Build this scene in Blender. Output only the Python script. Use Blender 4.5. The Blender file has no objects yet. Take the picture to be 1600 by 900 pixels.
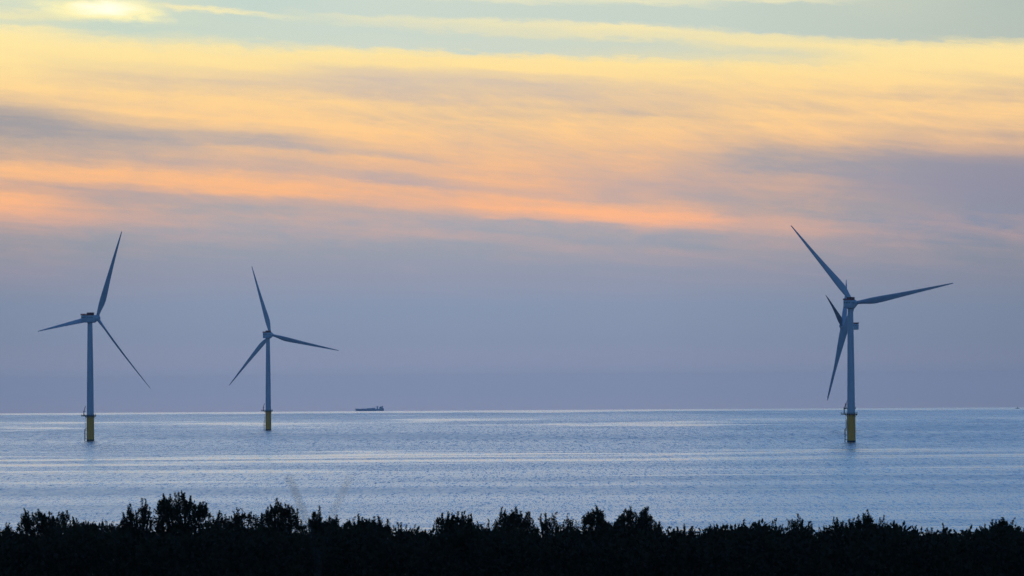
import bpy, bmesh, math, random
import numpy as np
from mathutils import Vector, Matrix

R_EARTH = 7.43e6          # effective earth radius (with refraction)
EYE = 37.0                # camera height over the sea
FPX = 8000.0              # focal length in pixels of the 1600 px wide photograph
ROLL = 0.0061
Y0 = 615.65                # image row of the true horizontal

scene = bpy.context.scene
col = scene.collection
rng = np.random.default_rng(11)
random.seed(11)


# ----------------------------------------------------------------- helpers
def srgb(r, g, b):
    def f(c):
        c /= 255.0
        return c / 12.92 if c <= 0.04045 else ((c + 0.055) / 1.055) ** 2.4
    return (f(r), f(g), f(b), 1.0)


def tag(o, label=None, cat=None, group=None, kind=None):
    if label: o['label'] = label
    if cat: o['category'] = cat
    if group: o['group'] = group
    if kind: o['kind'] = kind
    return o


def empty(name, loc):
    o = bpy.data.objects.new(name, None)
    col.objects.link(o)
    o.location = loc
    o.empty_display_size = 0.5
    return o


def link(name, bm, mat, parent=None, smooth=False, angle=None):
    me = bpy.data.meshes.new(name)
    bm.normal_update()
    bm.to_mesh(me)
    bm.free()
    me.materials.append(mat)
    if smooth:
        for p in me.polygons: p.use_smooth = True
        if angle is not None:
            me.set_sharp_from_angle(angle=math.radians(angle))
    o = bpy.data.objects.new(name, me)
    col.objects.link(o)
    if parent: o.parent = parent
    return o


def np_mesh(name, verts, faces, mat, parent=None, n=4):
    me = bpy.data.meshes.new(name)
    verts = np.asarray(verts, np.float32).reshape(-1, 3)
    faces = np.asarray(faces, np.int32).reshape(-1, n)
    me.vertices.add(len(verts))
    me.vertices.foreach_set('co', verts.ravel())
    me.loops.add(faces.size)
    me.loops.foreach_set('vertex_index', faces.ravel())
    me.polygons.add(len(faces))
    me.polygons.foreach_set('loop_start', np.arange(0, faces.size, n, dtype=np.int32))
    me.update(calc_edges=True)
    me.validate()
    me.materials.append(mat)
    o = bpy.data.objects.new(name, me)
    col.objects.link(o)
    if parent: o.parent = parent
    return o


def box(bm, cx, cy, cz, sx, sy, sz, bevel=0.0, rz=0.0):
    m = Matrix.Translation((cx, cy, cz)) @ Matrix.Rotation(rz, 4, 'Z') @ Matrix.Diagonal((sx, sy, sz, 1))
    r = bmesh.ops.create_cube(bm, size=1.0, matrix=m)
    if bevel:
        ed = set()
        for v in r['verts']: ed.update(v.link_edges)
        bmesh.ops.bevel(bm, geom=list(ed), offset=bevel, segments=2, affect='EDGES', profile=0.5)


def tube(bm, p0, p1, r0, r1=None, n=8, caps=True):
    p0, p1 = Vector(p0), Vector(p1)
    r1 = r0 if r1 is None else r1
    d = (p1 - p0)
    L = d.length
    m = Matrix.Translation((p0 + p1) / 2) @ d.to_track_quat('Z', 'Y').to_matrix().to_4x4()
    bmesh.ops.create_cone(bm, cap_ends=caps, segments=n, radius1=r0, radius2=max(r1, 1e-4), depth=L, matrix=m)


def lathe(bm, prof, n=32, axis='Z', c=(0, 0, 0)):
    rings = []
    for (r, h) in prof:
        ring = []
        for k in range(n):
            a = 2 * math.pi * k / n
            if axis == 'Z': co = (r * math.cos(a), r * math.sin(a), h)
            else: co = (r * math.cos(a), h, r * math.sin(a))
            ring.append(bm.verts.new((co[0] + c[0], co[1] + c[1], co[2] + c[2])))
        rings.append(ring)
    for a, b in zip(rings, rings[1:]):
        for k in range(n):
            bm.faces.new((a[k], a[(k + 1) % n], b[(k + 1) % n], b[k]))
    bm.faces.new(rings[0][::-1]); bm.faces.new(rings[-1])
    bmesh.ops.recalc_face_normals(bm, faces=bm.faces[:])


def unproj(X, Y, d):
    """the point at distance d (along y) that stands in pixel X, Y of the 1600 px photograph"""
    dx, dy = X - 800.0, Y - 450.0
    # undo the roll about the picture centre, then the pitch
    ux = dx - ROLL * dy
    uy = dy + ROLL * dx
    v = Vector((ux / FPX, 1.0, -uy / FPX))
    v.rotate(Matrix.Rotation((Y0 - 450.0) / FPX, 3, 'X'))
    v *= d / v.y
    return Vector((v.x, v.y, EYE + v.z))


def sea_z(x, y):
    return -(x * x + y * y) / (2 * R_EARTH)


# ----------------------------------------------------------------- node helper
class NT:
    def __init__(self, tree):
        self.t = tree; tree.nodes.clear()
    def n(self, typ, **kw):
        nd = self.t.nodes.new(typ)
        for k, v in kw.items(): setattr(nd, k, v)
        return nd
    def l(self, a, b): self.t.links.new(a, b)
    def put(self, sock, v):
        if hasattr(v, 'is_output'): self.l(v, sock)
        else: sock.default_value = v
    def m(self, op, a, b=None, c=None, clamp=False):
        nd = self.n('ShaderNodeMath', operation=op, use_clamp=clamp)
        for i, v in enumerate((a, b, c)):
            if v is not None: self.put(nd.inputs[i], v)
        return nd.outputs[0]
    def rng(self, v, a, b, lo=0.0, hi=1.0, mode='SMOOTHSTEP'):
        nd = self.n('ShaderNodeMapRange', interpolation_type=mode, clamp=True) if mode == 'LINEAR' else self.n('ShaderNodeMapRange', interpolation_type=mode)
        for i, x in enumerate((v, a, b, lo, hi)): self.put(nd.inputs[i], x)
        return nd.outputs[0]
    def mixf(self, f, a, b):
        nd = self.n('ShaderNodeMix', data_type='FLOAT')
        self.put(nd.inputs[0], f); self.put(nd.inputs[2], a); self.put(nd.inputs[3], b)
        return nd.outputs[0]
    def mixc(self, f, a, b, blend='MIX'):
        nd = self.n('ShaderNodeMix', data_type='RGBA', blend_type=blend)
        self.put(nd.inputs[0], f); self.put(nd.inputs[6], a); self.put(nd.inputs[7], b)
        return nd.outputs[2]
    def xyz(self, x, y, z):
        nd = self.n('ShaderNodeCombineXYZ')
        for i, v in enumerate((x, y, z)): self.put(nd.inputs[i], v)
        return nd.outputs[0]
    def noise(self, vec, scale=1.0, detail=2.0, rough=0.5, color=False, dist=0.0):
        nd = self.n('ShaderNodeTexNoise')
        self.put(nd.inputs['Vector'], vec)
        nd.inputs['Scale'].default_value = scale
        nd.inputs['Detail'].default_value = detail
        nd.inputs['Roughness'].default_value = rough
        nd.inputs['Distortion'].default_value = dist
        return nd.outputs['Color'] if color else nd.outputs['Fac']
    def ramp(self, fac, stops, lo, hi, color=False, interp='LINEAR'):
        """stops at positions lo..hi (values or colours)"""
        nd = self.n('ShaderNodeValToRGB')
        cr = nd.color_ramp; cr.interpolation = interp
        while len(cr.elements) > 1: cr.elements.remove(cr.elements[-1])
        for i, (p, v) in enumerate(stops):
            q = (p - lo) / (hi - lo)
            e = cr.elements[0] if i == 0 else cr.elements.new(q)
            e.position = q
            e.color = v if color else (v, v, v, 1)
        self.l(self.rng(fac, lo, hi, 0.0, 1.0, 'LINEAR'), nd.inputs[0])
        return nd.outputs[0]


def principled(name, rgb, rough=0.6, metal=0.0, wear=0.15, scale=0.6, spec=0.5, dirt=None, streak=False):
    """painted / natural surface: base colour with irregular patches of wear and roughness"""
    mat = bpy.data.materials.new(name)
    mat.use_nodes = True
    g = NT(mat.node_tree)
    out = g.n('ShaderNodeOutputMaterial'); b = g.n('ShaderNodeBsdfPrincipled')
    g.l(b.outputs[0], out.inputs[0])
    tc = g.n('ShaderNodeTexCoord').outputs['Object']
    if streak:
        mp = g.n('ShaderNodeMapping'); mp.inputs['Scale'].default_value = (1.0, 1.0, 0.12)
        g.l(tc, mp.inputs[0]); tc = mp.outputs[0]
    f = g.noise(tc, scale, 5.0, 0.6)
    f = g.rng(f, 0.38, 0.68)
    dk = dirt or tuple(c * 0.55 for c in rgb)
    c = g.mixc(g.m('MULTIPLY', f, wear), (*rgb, 1), (*dk, 1))
    g.l(c, b.inputs['Base Color'])
    g.l(g.mixf(f, rough, min(1.0, rough + 0.15)), b.inputs['Roughness'])
    b.inputs['Metallic'].default_value = metal
    b.inputs['Specular IOR Level'].default_value = spec
    return mat


# ----------------------------------------------------------------- sun and sky
SUN_AZ = (165 - 800) / FPX
SUN_EL = (Y0 - 15) / FPX

world = bpy.data.worlds.new('World')
scene.world = world
world.use_nodes = True


def build_world():
    g = NT(world.node_tree)
    out = g.n('ShaderNodeOutputWorld'); bg = g.n('ShaderNodeBackground')
    g.l(bg.outputs[0], out.inputs[0])
    d = g.n('ShaderNodeTexCoord').outputs['Generated']
    sep = g.n('ShaderNodeSeparateXYZ'); g.l(d, sep.inputs[0])
    az = g.m('ARCTAN2', sep.outputs[0], sep.outputs[1])
    el = g.m('ARCSINE', sep.outputs[2])
    # azimuth / elevation measured in 1/8000 rad; row 0 lies 4.4 degrees over the horizon
    Xr = g.m('MULTIPLY_ADD', az, FPX, 800.0)
    X = g.m('MINIMUM', g.m('MAXIMUM', Xr, -700.0), 2300.0)
    Y = g.m('MULTIPLY_ADD', el, -FPX, Y0)
    Y = g.m('SUBTRACT', Y, g.m('MULTIPLY', g.m('SUBTRACT', X, 800.0), ROLL))

    # soft wind-drawn warp: long along the bands, short across
    Yb = g.m('SUBTRACT', Y, g.m('MULTIPLY', X, 0.075))
    v1 = g.xyz(g.m('MULTIPLY', X, 1 / 330.0), g.m('MULTIPLY', Yb, 1 / 60.0), 0.0)
    w1 = g.m('SUBTRACT', g.noise(v1, 1.0, 4.0, 0.55), 0.5)
    v2 = g.xyz(g.m('MULTIPLY', X, 1 / 90.0), g.m('MULTIPLY', Yb, 1 / 22.0), 3.7)
    w2 = g.m('SUBTRACT', g.noise(v2, 1.0, 4.0, 0.6), 0.5)
    v5 = g.xyz(g.m('MULTIPLY', X, 1 / 46.0), g.m('MULTIPLY', Yb, 1 / 13.0), 12.2)
    w5 = g.m('SUBTRACT', g.noise(v5, 1.0, 4.0, 0.6, dist=0.5), 0.5)
    Yd = g.m('SUBTRACT', Y, g.m('MULTIPLY', X, 0.30))
    v6 = g.xyz(g.m('MULTIPLY', X, 1 / 240.0), g.m('MULTIPLY', Yd, 1 / 34.0), 2.9)
    w6 = g.m('SUBTRACT', g.noise(v6, 1.0, 5.0, 0.6, dist=0.7), 0.5)
    Yw = g.m('ADD', Y, g.m('ADD', g.m('MULTIPLY', w1, 28.0), g.m('ADD', g.m('MULTIPLY', w2, 15.0), g.m('MULTIPLY', w5, 9.0))))

    cols = [0, 200, 400, 600, 800, 1000, 1200, 1400, 1600]
    M = {  # how far the cloud is lit by the sun, along columns of the cloud bank
        0: [(45, 1), (100, 1), (140, .97), (158, .55), (172, .12), (200, .08), (225, .3), (243, .42), (256, .78), (264, .92), (275, .8), (286, .5), (296, .72), (310, 1), (325, .9), (340, .52), (352, .28), (380, .12), (420, .1), (470, 0)],
        200: [(70, 1), (90, 1), (105, .8), (117, .6), (135, .7), (150, .95), (174, 1), (188, .65), (202, .28), (216, .1), (232, .25), (247, .4), (260, .6), (270, .9), (284, .95), (293, .5), (301, .17), (320, .25), (335, .38), (350, .36), (366, .13), (400, .02)],
        400: [(75, 1), (100, .95), (115, .6), (130, .5), (145, .75), (155, .95), (190, 1), (203, .7), (215, .25), (228, .2), (239, .6), (250, .5), (262, .47), (275, .72), (290, .95), (301, .88), (311, .3), (325, .12), (345, .22), (362, .1), (400, 0)],
        600: [(78, 1), (98, .92), (112, .4), (125, .25), (140, .35), (152, .45), (165, .8), (180, .75), (200, .9), (215, .92), (230, .7), (241, .4), (251, .8), (262, .7), (275, .38), (283, .3), (293, .75), (305, .72), (318, .6), (329, .25), (342, .18), (365, .22), (380, .08), (400, 0)],
        800: [(85, 1), (108, 1), (118, .6), (129, .2), (145, .35), (160, .5), (175, .65), (190, .78), (215, .78), (230, .72), (250, .76), (264, .66), (280, .85), (290, .64), (301, .6), (313, .9), (327, .95), (338, .6), (348, .1), (365, .08), (376, .18), (392, .04), (420, 0)],
        1000: [(92, 1), (120, 1), (132, .65), (146, .55), (164, .5), (175, .5), (186, .82), (200, .95), (220, .88), (240, .74), (255, .64), (270, .48), (285, .35), (300, .3), (315, .4), (328, .75), (340, 1), (350, .92), (360, .35), (371, .06), (395, .14), (420, .02)],
        1200: [(100, 1), (140, 1), (154, .85), (165, .74), (176, .92), (190, .92), (205, .88), (220, .62), (236, .22), (256, .1), (270, .2), (285, .35), (301, .3), (318, .12), (335, .3), (350, .55), (362, .4), (376, .15), (400, .1), (430, .05), (460, 0)],
        1400: [(70, 1), (125, 1), (143, .8), (155, .68), (170, .95), (190, .9), (210, .76), (225, .56), (240, .18), (260, .03), (276, .02), (300, .12), (320, .2), (342, .14), (370, .15), (402, .09), (440, 0)],
        1600: [(70, 1), (112, 1), (130, .8), (150, .65), (175, .95), (195, .75), (210, .6), (225, .68), (240, .52), (252, .25), (270, .04), (330, .02), (350, .1), (370, .15), (392, .05), (440, 0)],
    }
    C = {  # clear greenish sky over the bank
        0: [(-60, .8), (0, .6), (10, .7), (22, .45), (38, .6), (48, .1), (56, 0)],
        200: [(-60, .9), (0, .75), (30, .8), (44, .9), (56, .7), (66, .35), (74, .1), (82, 0)],
        400: [(-60, 1), (0, 1), (58, .9), (70, .6), (80, .1), (88, 0)],
        600: [(-60, 1), (0, .95), (22, .95), (30, .62), (38, .7), (50, .95), (71, .9), (80, .2), (87, 0)],
        800: [(-60, 1), (-12, .9), (0, .6), (8, .95), (25, .95), (35, .45), (48, .6), (60, .9), (79, .9), (86, .2), (93, 0)],
        1000: [(-60, 1), (-14, .9), (0, .5), (10, .95), (35, .95), (45, .2), (58, .4), (70, .85), (85, .7), (95, .2), (101, 0)],
        1200: [(-60, 1), (-10, .9), (0, .45), (8, .95), (50, .95), (58, .3), (70, .2), (85, .62), (95, .42), (105, .1), (113, 0)],
        1400: [(-60, 1), (0, .9), (61, .95), (69, .4), (78, .05), (86, 0)],
        1600: [(-60, 1), (0, .97), (60, .95), (68, .5), (75, .1), (82, 0)],
    }

    def field(data, Yin, shear):
        val = None
        for i, xc in enumerate(cols):
            yy = g.m('SUBTRACT', Yin, g.m('MULTIPLY', g.m('SUBTRACT', X, float(xc)), shear))
            st = data[xc]
            r = g.ramp(yy, st, st[0][0] - 5, 480.0, interp='B_SPLINE' if False else 'EASE')
            if val is None: val = r
            else: val = g.mixf(g.rng(X, float(cols[i - 1]), float(xc)), val, r)
        return val

    m = field(M, Yw, 0.06)
    Yc = g.m('ADD', Y, g.m('ADD', g.m('MULTIPLY', w1, 14.0), g.m('ADD', g.m('MULTIPLY', w2, 20.0), g.m('MULTIPLY', w5, 17.0))))
    c = field(C, Yc, 0.035)
    # fine streaks inside the bank
    v3 = g.xyz(g.m('MULTIPLY', X, 1 / 210.0), g.m('MULTIPLY', Yb, 1 / 13.0), 9.1)
    w3 = g.m('SUBTRACT', g.noise(v3, 1.0, 5.0, 0.55, dist=0.4), 0.5)
    amp = g.m('MULTIPLY', g.rng(Y, 60.0, 130.0), g.rng(Y, 470.0, 340.0))
    v4 = g.xyz(g.m('MULTIPLY', X, 1 / 120.0), g.m('MULTIPLY', Yb, 1 / 40.0), 5.5)
    w4 = g.m('SUBTRACT', g.noise(v4, 1.0, 6.0, 0.6, dist=0.6), 0.5)
    diag = g.m('MULTIPLY', g.m('MULTIPLY', w6, 0.75), g.m('MULTIPLY', g.m('MULTIPLY', g.rng(Y, 110.0, 150.0), g.rng(Y, 330.0, 230.0)), g.m('MULTIPLY', g.rng(X, 350.0, 700.0), g.rng(X, 1700.0, 1250.0))))
    grain = g.m('ADD', g.m('MULTIPLY', w3, 0.48), g.m('ADD', g.m('MULTIPLY', w4, 0.5), g.m('MULTIPLY', w5, 0.2)))
    shade = g.m('MULTIPLY', g.rng(X, 1240.0, 1480.0), g.m('MULTIPLY', g.rng(Y, 225.0, 262.0), g.rng(Y, 355.0, 310.0)))
    grain = g.m('SUBTRACT', g.m('MULTIPLY', grain, g.mixf(shade, 1.0, 0.35)), 0.035)
    m = g.m('ADD', g.m('ADD', m, g.m('MULTIPLY', grain, amp)), diag, clamp=True)
    m = g.m('MULTIPLY', m, g.mixf(shade, 1.0, 0.25))
    # faint pink wisps low over the sea
    low = g.m('MULTIPLY', g.rng(w3, 0.05, 0.3), g.m('MULTIPLY', g.rng(Y, 380.0, 420.0), g.rng(Y, 560.0, 460.0)))
    m = g.m('ADD', m, g.m('MULTIPLY', low, 0.07), clamp=True)

    L = g.ramp(Y, [(0, srgb(255, 241, 186)), (60, srgb(255, 232, 165)), (100, srgb(255, 226, 156)), (150, srgb(255, 213, 147)),
                   (200, srgb(255, 206, 143)), (260, srgb(255, 193, 134)), (300, srgb(255, 187, 131)), (345, srgb(255, 183, 137)),
                   (390, srgb(236, 178, 153)), (440, srgb(198, 165, 170)), (520, srgb(170, 159, 176))], 0.0, 640.0, True)
    S = g.ramp(Y, [(60, srgb(222, 204, 178)), (120, srgb(208, 190, 176)), (160, srgb(194, 180, 173)), (185, srgb(172, 167, 169)),
                   (220, srgb(180, 170, 168)), (290, srgb(173, 165, 171)), (325, srgb(170, 166, 170)), (350, srgb(165, 165, 173)),
                   (390, srgb(156, 159, 171)), (430, srgb(149, 154, 173)), (480, srgb(139, 152, 176)), (530, srgb(140, 151, 175)),
                   (560, srgb(147, 154, 177)), (590, srgb(153, 159, 181)), (615, srgb(153, 159, 182)), (640, srgb(157, 159, 180))], 0.0, 640.0, True)
    # the bank dims away from the sun, to the right and at the far left
    side = g.ramp(X, [(-700, .74), (0, .86), (330, .97), (700, 1.0), (1000, .98), (1350, .87), (1600, .78), (2300, .62)], -700.0, 2300.0)
    sidec = g.mixc(0.85, (1, 1, 1, 1), side, 'MULTIPLY')
    S = g.mixc(1.0, S, side, 'MULTIPLY')
    S = g.mixc(g.m('MULTIPLY', g.rng(X, 1180.0, 1560.0), g.rng(Y, 420.0, 330.0)), S, g.mixc(1.0, S, (0.86, 0.93, 1.10, 1), 'MULTIPLY'))
    cloud = g.mixc(m, S, L)
    clear = g.ramp(X, [(-700, srgb(176, 198, 196)), (100, srgb(190, 211, 200)), (600, srgb(200, 213, 203)), (1100, srgb(195, 208, 198)),
                       (1600, srgb(178, 190, 182)), (2300, srgb(150, 168, 170))], -700.0, 2300.0, True)
    front = g.mixc(c, cloud, clear)
    # thin bright cloud in front of the sun: blunt to the right, frayed to the left
    Yg = g.m('ADD', g.m('ADD', g.m('SUBTRACT', Y, g.m('MULTIPLY', g.m('SUBTRACT', X, 170.0), 0.05)), g.m('MULTIPLY', w2, 26.0)), g.m('MULTIPLY', w5, 13.0))
    Xg = g.m('ADD', X, g.m('MULTIPLY', w5, 70.0))
    dx = g.m('SUBTRACT', Xg, 178.0)
    dx = g.m('ADD', g.m('DIVIDE', g.m('MAXIMUM', dx, 0.0), 88.0), g.m('DIVIDE', g.m('MINIMUM', dx, 0.0), 122.0))
    dy = g.m('SUBTRACT', Yg, 19.0)
    dy = g.m('ADD', g.m('DIVIDE', g.m('MAXIMUM', dy, 0.0), 18.0), g.m('DIVIDE', g.m('MINIMUM', dy, 0.0), 20.0))
    rr = g.m('SQRT', g.m('ADD', g.m('MULTIPLY', dx, dx), g.m('MULTIPLY', dy, dy)))
    front = g.mixc(g.rng(rr, 1.25, 0.5), front, srgb(255, 244, 182))
    dx2 = g.m('DIVIDE', g.m('SUBTRACT', Xg, 172.0), 62.0)
    dy2 = g.m('DIVIDE', g.m('SUBTRACT', Yg, 15.0), 14.0)
    r2 = g.m('SQRT', g.m('ADD', g.m('MULTIPLY', dx2, dx2), g.m('MULTIPLY', dy2, dy2)))
    front = g.mixc(g.rng(r2, 1.25, 0.0), front, (1.06, 1.04, 0.82, 1))
    # its trailing wisp
    wy = g.m('ABSOLUTE', g.m('SUBTRACT', g.m('SUBTRACT', Yg, 6.0), g.m('MULTIPLY', g.m('SUBTRACT', X, 260.0), 0.055)))
    wm = g.m('MULTIPLY', g.rng(wy, 7.0, 0.5), g.m('MULTIPLY', g.rng(X, 230.0, 280.0), g.rng(X, 520.0, 330.0)))
    front = g.mixc(g.m('MULTIPLY', wm, 0.75), front, srgb(250, 236, 180))
    wy2 = g.m('ABSOLUTE', g.m('SUBTRACT', g.m('SUBTRACT', Yg, 34.0), g.m('MULTIPLY', g.m('SUBTRACT', 80.0, X), 0.03)))
    wm2 = g.m('MULTIPLY', g.rng(wy2, 10.0, 0.5), g.rng(X, 190.0, 60.0))
    front = g.mixc(g.m('MULTIPLY', wm2, 0.4), front, srgb(245, 232, 175))

    # the rest of the sky: clear evening sky, blue overhead and behind
    sky = g.n('ShaderNodeTexSky', sky_type='NISHITA')
    sky.sun_disc = False
    sky.sun_elevation = SUN_EL
    sky.sun_rotation = SUN_AZ
    sky.air_density = 1.0; sky.dust_density = 0.2; sky.ozone_density = 3.0
    k = WORLD_K
    nis = g.mixc(1.0, sky.outputs[0], (k[0], k[1], k[2], 1), 'MULTIPLY')
    elp = g.m('MULTIPLY', el, 57.2958)
    # boost added to the unseen sunset-side sky so the sea reflects brighter and bluer
    sky_boost = g.m('MULTIPLY', g.rng(g.m('ABSOLUTE', az), 1.9, 0.3), g.rng(elp, 50.0, 15.0))
    nis = g.mixc(sky_boost, nis, g.mixc(1.0, nis, (1.02, 1.36, 1.54, 1), 'MULTIPLY'))
    azp = g.m('ABSOLUTE', g.m('MULTIPLY', az, 57.2958))
    w = g.m('MULTIPLY', g.rng(elp, 7.6, 4.5), g.rng(azp, 70.0, 8.0))
    front = g.mixc(1.0, front, (1.04, 1.04, 1.04, 1), 'MULTIPLY')
    colr = g.mixc(w, nis, front)
    g.l(colr, bg.inputs[0])
    bg.inputs[1].default_value = 1.0


WORLD_K = (0.112, 0.142, 0.208)
build_world()
world.cycles.sampling_method = 'MANUAL'
world.cycles.sample_map_resolution = 1024

sun_d = bpy.data.lights.new('evening_sun', 'SUN')
sun_d.energy = 0.012
sun_d.angle = math.radians(14)
sun_d.color = (1.0, 0.72, 0.42)
sun = bpy.data.objects.new('evening_sun', sun_d)
col.objects.link(sun)
sv = Vector((math.sin(SUN_AZ) * math.cos(SUN_EL), math.cos(SUN_AZ) * math.cos(SUN_EL), math.sin(SUN_EL)))
sun.rotation_euler = (-sv).to_track_quat('-Z', 'Y').to_euler()
sun.location = (0, 0, 300)

# ----------------------------------------------------------------- camera
cam_d = bpy.data.cameras.new('camera')
cam_d.sensor_width = 36.0
cam_d.lens = 36.0 * FPX / 1600.0
cam_d.clip_start = 0.5
cam_d.clip_end = 120000.0
cam_d.dof.use_dof = True
cam_d.dof.focus_distance = 4200.0
cam_d.dof.aperture_fstop = 4.2
cam = bpy.data.objects.new('camera', cam_d)
col.objects.link(cam)
cam.location = (0, 0, EYE)
mr = Matrix.Rotation((Y0 - 450.0) / FPX + math.pi / 2, 4, 'X') @ Matrix.Rotation(-ROLL, 4, 'Z')
cam.rotation_euler = mr.to_euler()
scene.camera = cam

# ----------------------------------------------------------------- sea
def sea_material():
    mat = bpy.data.materials.new('sea_water')
    mat.use_nodes = True
    g = NT(mat.node_tree)
    out = g.n('ShaderNodeOutputMaterial'); b = g.n('ShaderNodeBsdfPrincipled')
    g.l(b.outputs[0], out.inputs[0])
    P = g.n('ShaderNodeTexCoord').outputs['Object']
    sep = g.n('ShaderNodeSeparateXYZ'); g.l(P, sep.inputs[0])
    x, y = sep.outputs[0], sep.outputs[1]
    # slicks lie parallel to the shore and are wider and longer farther out
    s = g.m('DIVIDE', 296000.0, g.m('MAXIMUM', y, 300.0))
    vS = g.xyz(g.m('MULTIPLY', x, 1 / 900.0), g.m('MULTIPLY', s, 0.05), 0.0)
    ws = g.m('SUBTRACT', g.noise(vS, 1.0, 3.0, 0.5), 0.5)
    sw = g.m('ADD', s, g.m('MULTIPLY', ws, 9.0))
    band = g.ramp(sw, [(11, 1.0), (19, .95), (22.5, .2), (32, .3), (36, .5), (47, .5), (51, .2), (58, .08), (80, .08), (86, .5), (97, .64), (104, .56), (108, .25),
                       (114, .5), (121, .5), (125, .2), (133, .42), (139, .15), (150, .1), (160, .28), (166, .1), (185, .16), (205, .42), (225, .62), (300, .62)], 10.0, 310.0)
    v1 = g.xyz(g.m('MULTIPLY', x, 1 / 330.0), g.m('MULTIPLY', s, 0.21), 2.0)
    n1 = g.noise(v1, 1.0, 4.0, 0.6)
    v2 = g.xyz(g.m('MULTIPLY', x, 1 / 260.0), g.m('MULTIPLY', s, 0.55), 7.0)
    n2 = g.noise(v2, 1.0, 3.0, 0.6)
    st = g.m('ADD', g.m('MULTIPLY', n1, 0.6), g.m('MULTIPLY', n2, 0.4))
    thr = g.m('SUBTRACT', 0.68, g.m('MULTIPLY', band, 0.34))
    slick = g.rng(g.m('SUBTRACT', st, thr), -0.025, 0.08)
    far = g.rng(s, 22.0, 17.0)
    slick = g.m('MAXIMUM', slick, g.m('MULTIPLY', far, 0.9))
    # wavelets: short crests, long across the line of the wind
    def rip(lx, ly, z):
        c = g.noise(g.xyz(g.m('MULTIPLY', x, 1 / lx), g.m('MULTIPLY', y, 1 / ly), z), 1.0, 1.0, 0.6, True)
        sp = g.n('ShaderNodeSeparateXYZ'); g.l(c, sp.inputs[0])
        return g.m('SUBTRACT', sp.outputs[0], 0.5), g.m('SUBTRACT', sp.outputs[1], 0.5)
    a1, b1 = rip(0.42, 8.5, 0.0)
    a2, b2 = rip(1.0, 25.0, 4.0)
    a3, b3 = rip(2.3, 80.0, 8.0)
    k2 = g.rng(y, 1300.0, 2600.0, 0.25, 1.0); k3 = g.rng(y, 2400.0, 4600.0, 0.0, 1.0)
    ampl = g.mixf(slick, SEA_AMP, SEA_AMP * 0.5)
    def slope(p, q, r, k):
        t = g.m('ADD', g.m('ADD', p, g.m('MULTIPLY', q, k2)), g.m('MULTIPLY', r, k3))
        return g.m('MULTIPLY', g.m('MULTIPLY', t, k), ampl)
    nx = slope(a1, a2, a3, 0.7)
    ny = slope(b1, b2, b3, 1.0)
    nrm = g.n('ShaderNodeVectorMath', operation='NORMALIZE')
    g.l(g.xyz(nx, ny, 1.0), nrm.inputs[0])
    g.l(nrm.outputs[0], b.inputs['Normal'])
    # patches of wind: rougher and smoother water
    wind = g.rng(g.noise(g.xyz(g.m('MULTIPLY', x, 1 / 700.0), g.m('MULTIPLY', s, 0.07), 5.0), 1.0, 4.0, 0.6), 0.35, 0.65)
    rough = g.mixf(wind, SEA_R0, SEA_R1)
    g.l(g.mixf(slick, rough, SEA_RS), b.inputs['Roughness'])
    b.inputs['Base Color'].default_value = (0.022, 0.055, 0.09, 1)
    b.inputs['IOR'].default_value = 1.333
    return mat


SEA_AMP, SEA_R0, SEA_R1, SEA_RS = 0.72, 0.22, 0.28, 0.145


def build_sea():
    radii = [300.0]
    while radii[-1] < 42000: radii.append(radii[-1] * 1.02)
    az = np.radians(np.arange(-100, 101, 1.0))
    r = np.array(radii)
    RR, AA = np.meshgrid(r, az, indexing='ij')
    xs, ys = RR * np.sin(AA), RR * np.cos(AA)
    v = np.stack([xs, ys, -(RR ** 2) / (2 * R_EARTH)], -1).reshape(-1, 3)
    nr, na = len(r), len(az)
    i, j = np.meshgrid(np.arange(nr - 1), np.arange(na - 1), indexing='ij')
    a = (i * na + j).ravel()
    f = np.stack([a, a + 1, a + na + 1, a + na], -1)[:, ::-1]
    o = np_mesh('sea', v, f, sea_material())
    for p in o.data.polygons: p.use_smooth = True
    tag(o, 'calm blue evening sea with pale streaks', 'sea', kind='structure')
    return o


sea = build_sea()
if sea.data.polygons[0].normal.z < 0:
    sea.data.flip_normals()

# ----------------------------------------------------------------- land
def ground_z(x, y):
    y = np.asarray(y, float); x = np.asarray(x, float)
    base = np.interp(y, [-400, 0, 60, 270, 330, 520, 640, 760], [36.7, 35.3, 32.9, 25.8, 24.2, 9.0, 1.5, -4.0])
    wob = 0.35 * np.sin(x * 0.071 + 1.3) * np.sin(y * 0.043) + 0.18 * np.sin(x * 0.19 + y * 0.13)
    amp = np.clip((y - 40) / 80, 0, 1)
    return base + wob * amp - 0.3 * amp


def build_ground():
    xs = np.linspace(-420, 420, 141); ys = np.concatenate([np.linspace(-380, 0, 20), np.linspace(8, 760, 120)])
    XX, YY = np.meshgrid(xs, ys, indexing='ij')
    v = np.stack([XX, YY, ground_z(XX, YY)], -1).reshape(-1, 3)
    nx, ny = len(xs), len(ys)
    i, j = np.meshgrid(np.arange(nx - 1), np.arange(ny - 1), indexing='ij')
    a = (i * ny + j).ravel()
    f = np.stack([a, a + ny, a + ny + 1, a + 1], -1)
    o = np_mesh('ground', v, f, principled('coastal_soil', (0.05, 0.048, 0.03), 0.9, wear=0.6, scale=0.3, dirt=(0.03, 0.04, 0.018)))
    for p in o.data.polygons: p.use_smooth = True
    tag(o, 'dark coastal slope under the trees', 'ground', kind='structure')


build_ground()

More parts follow.
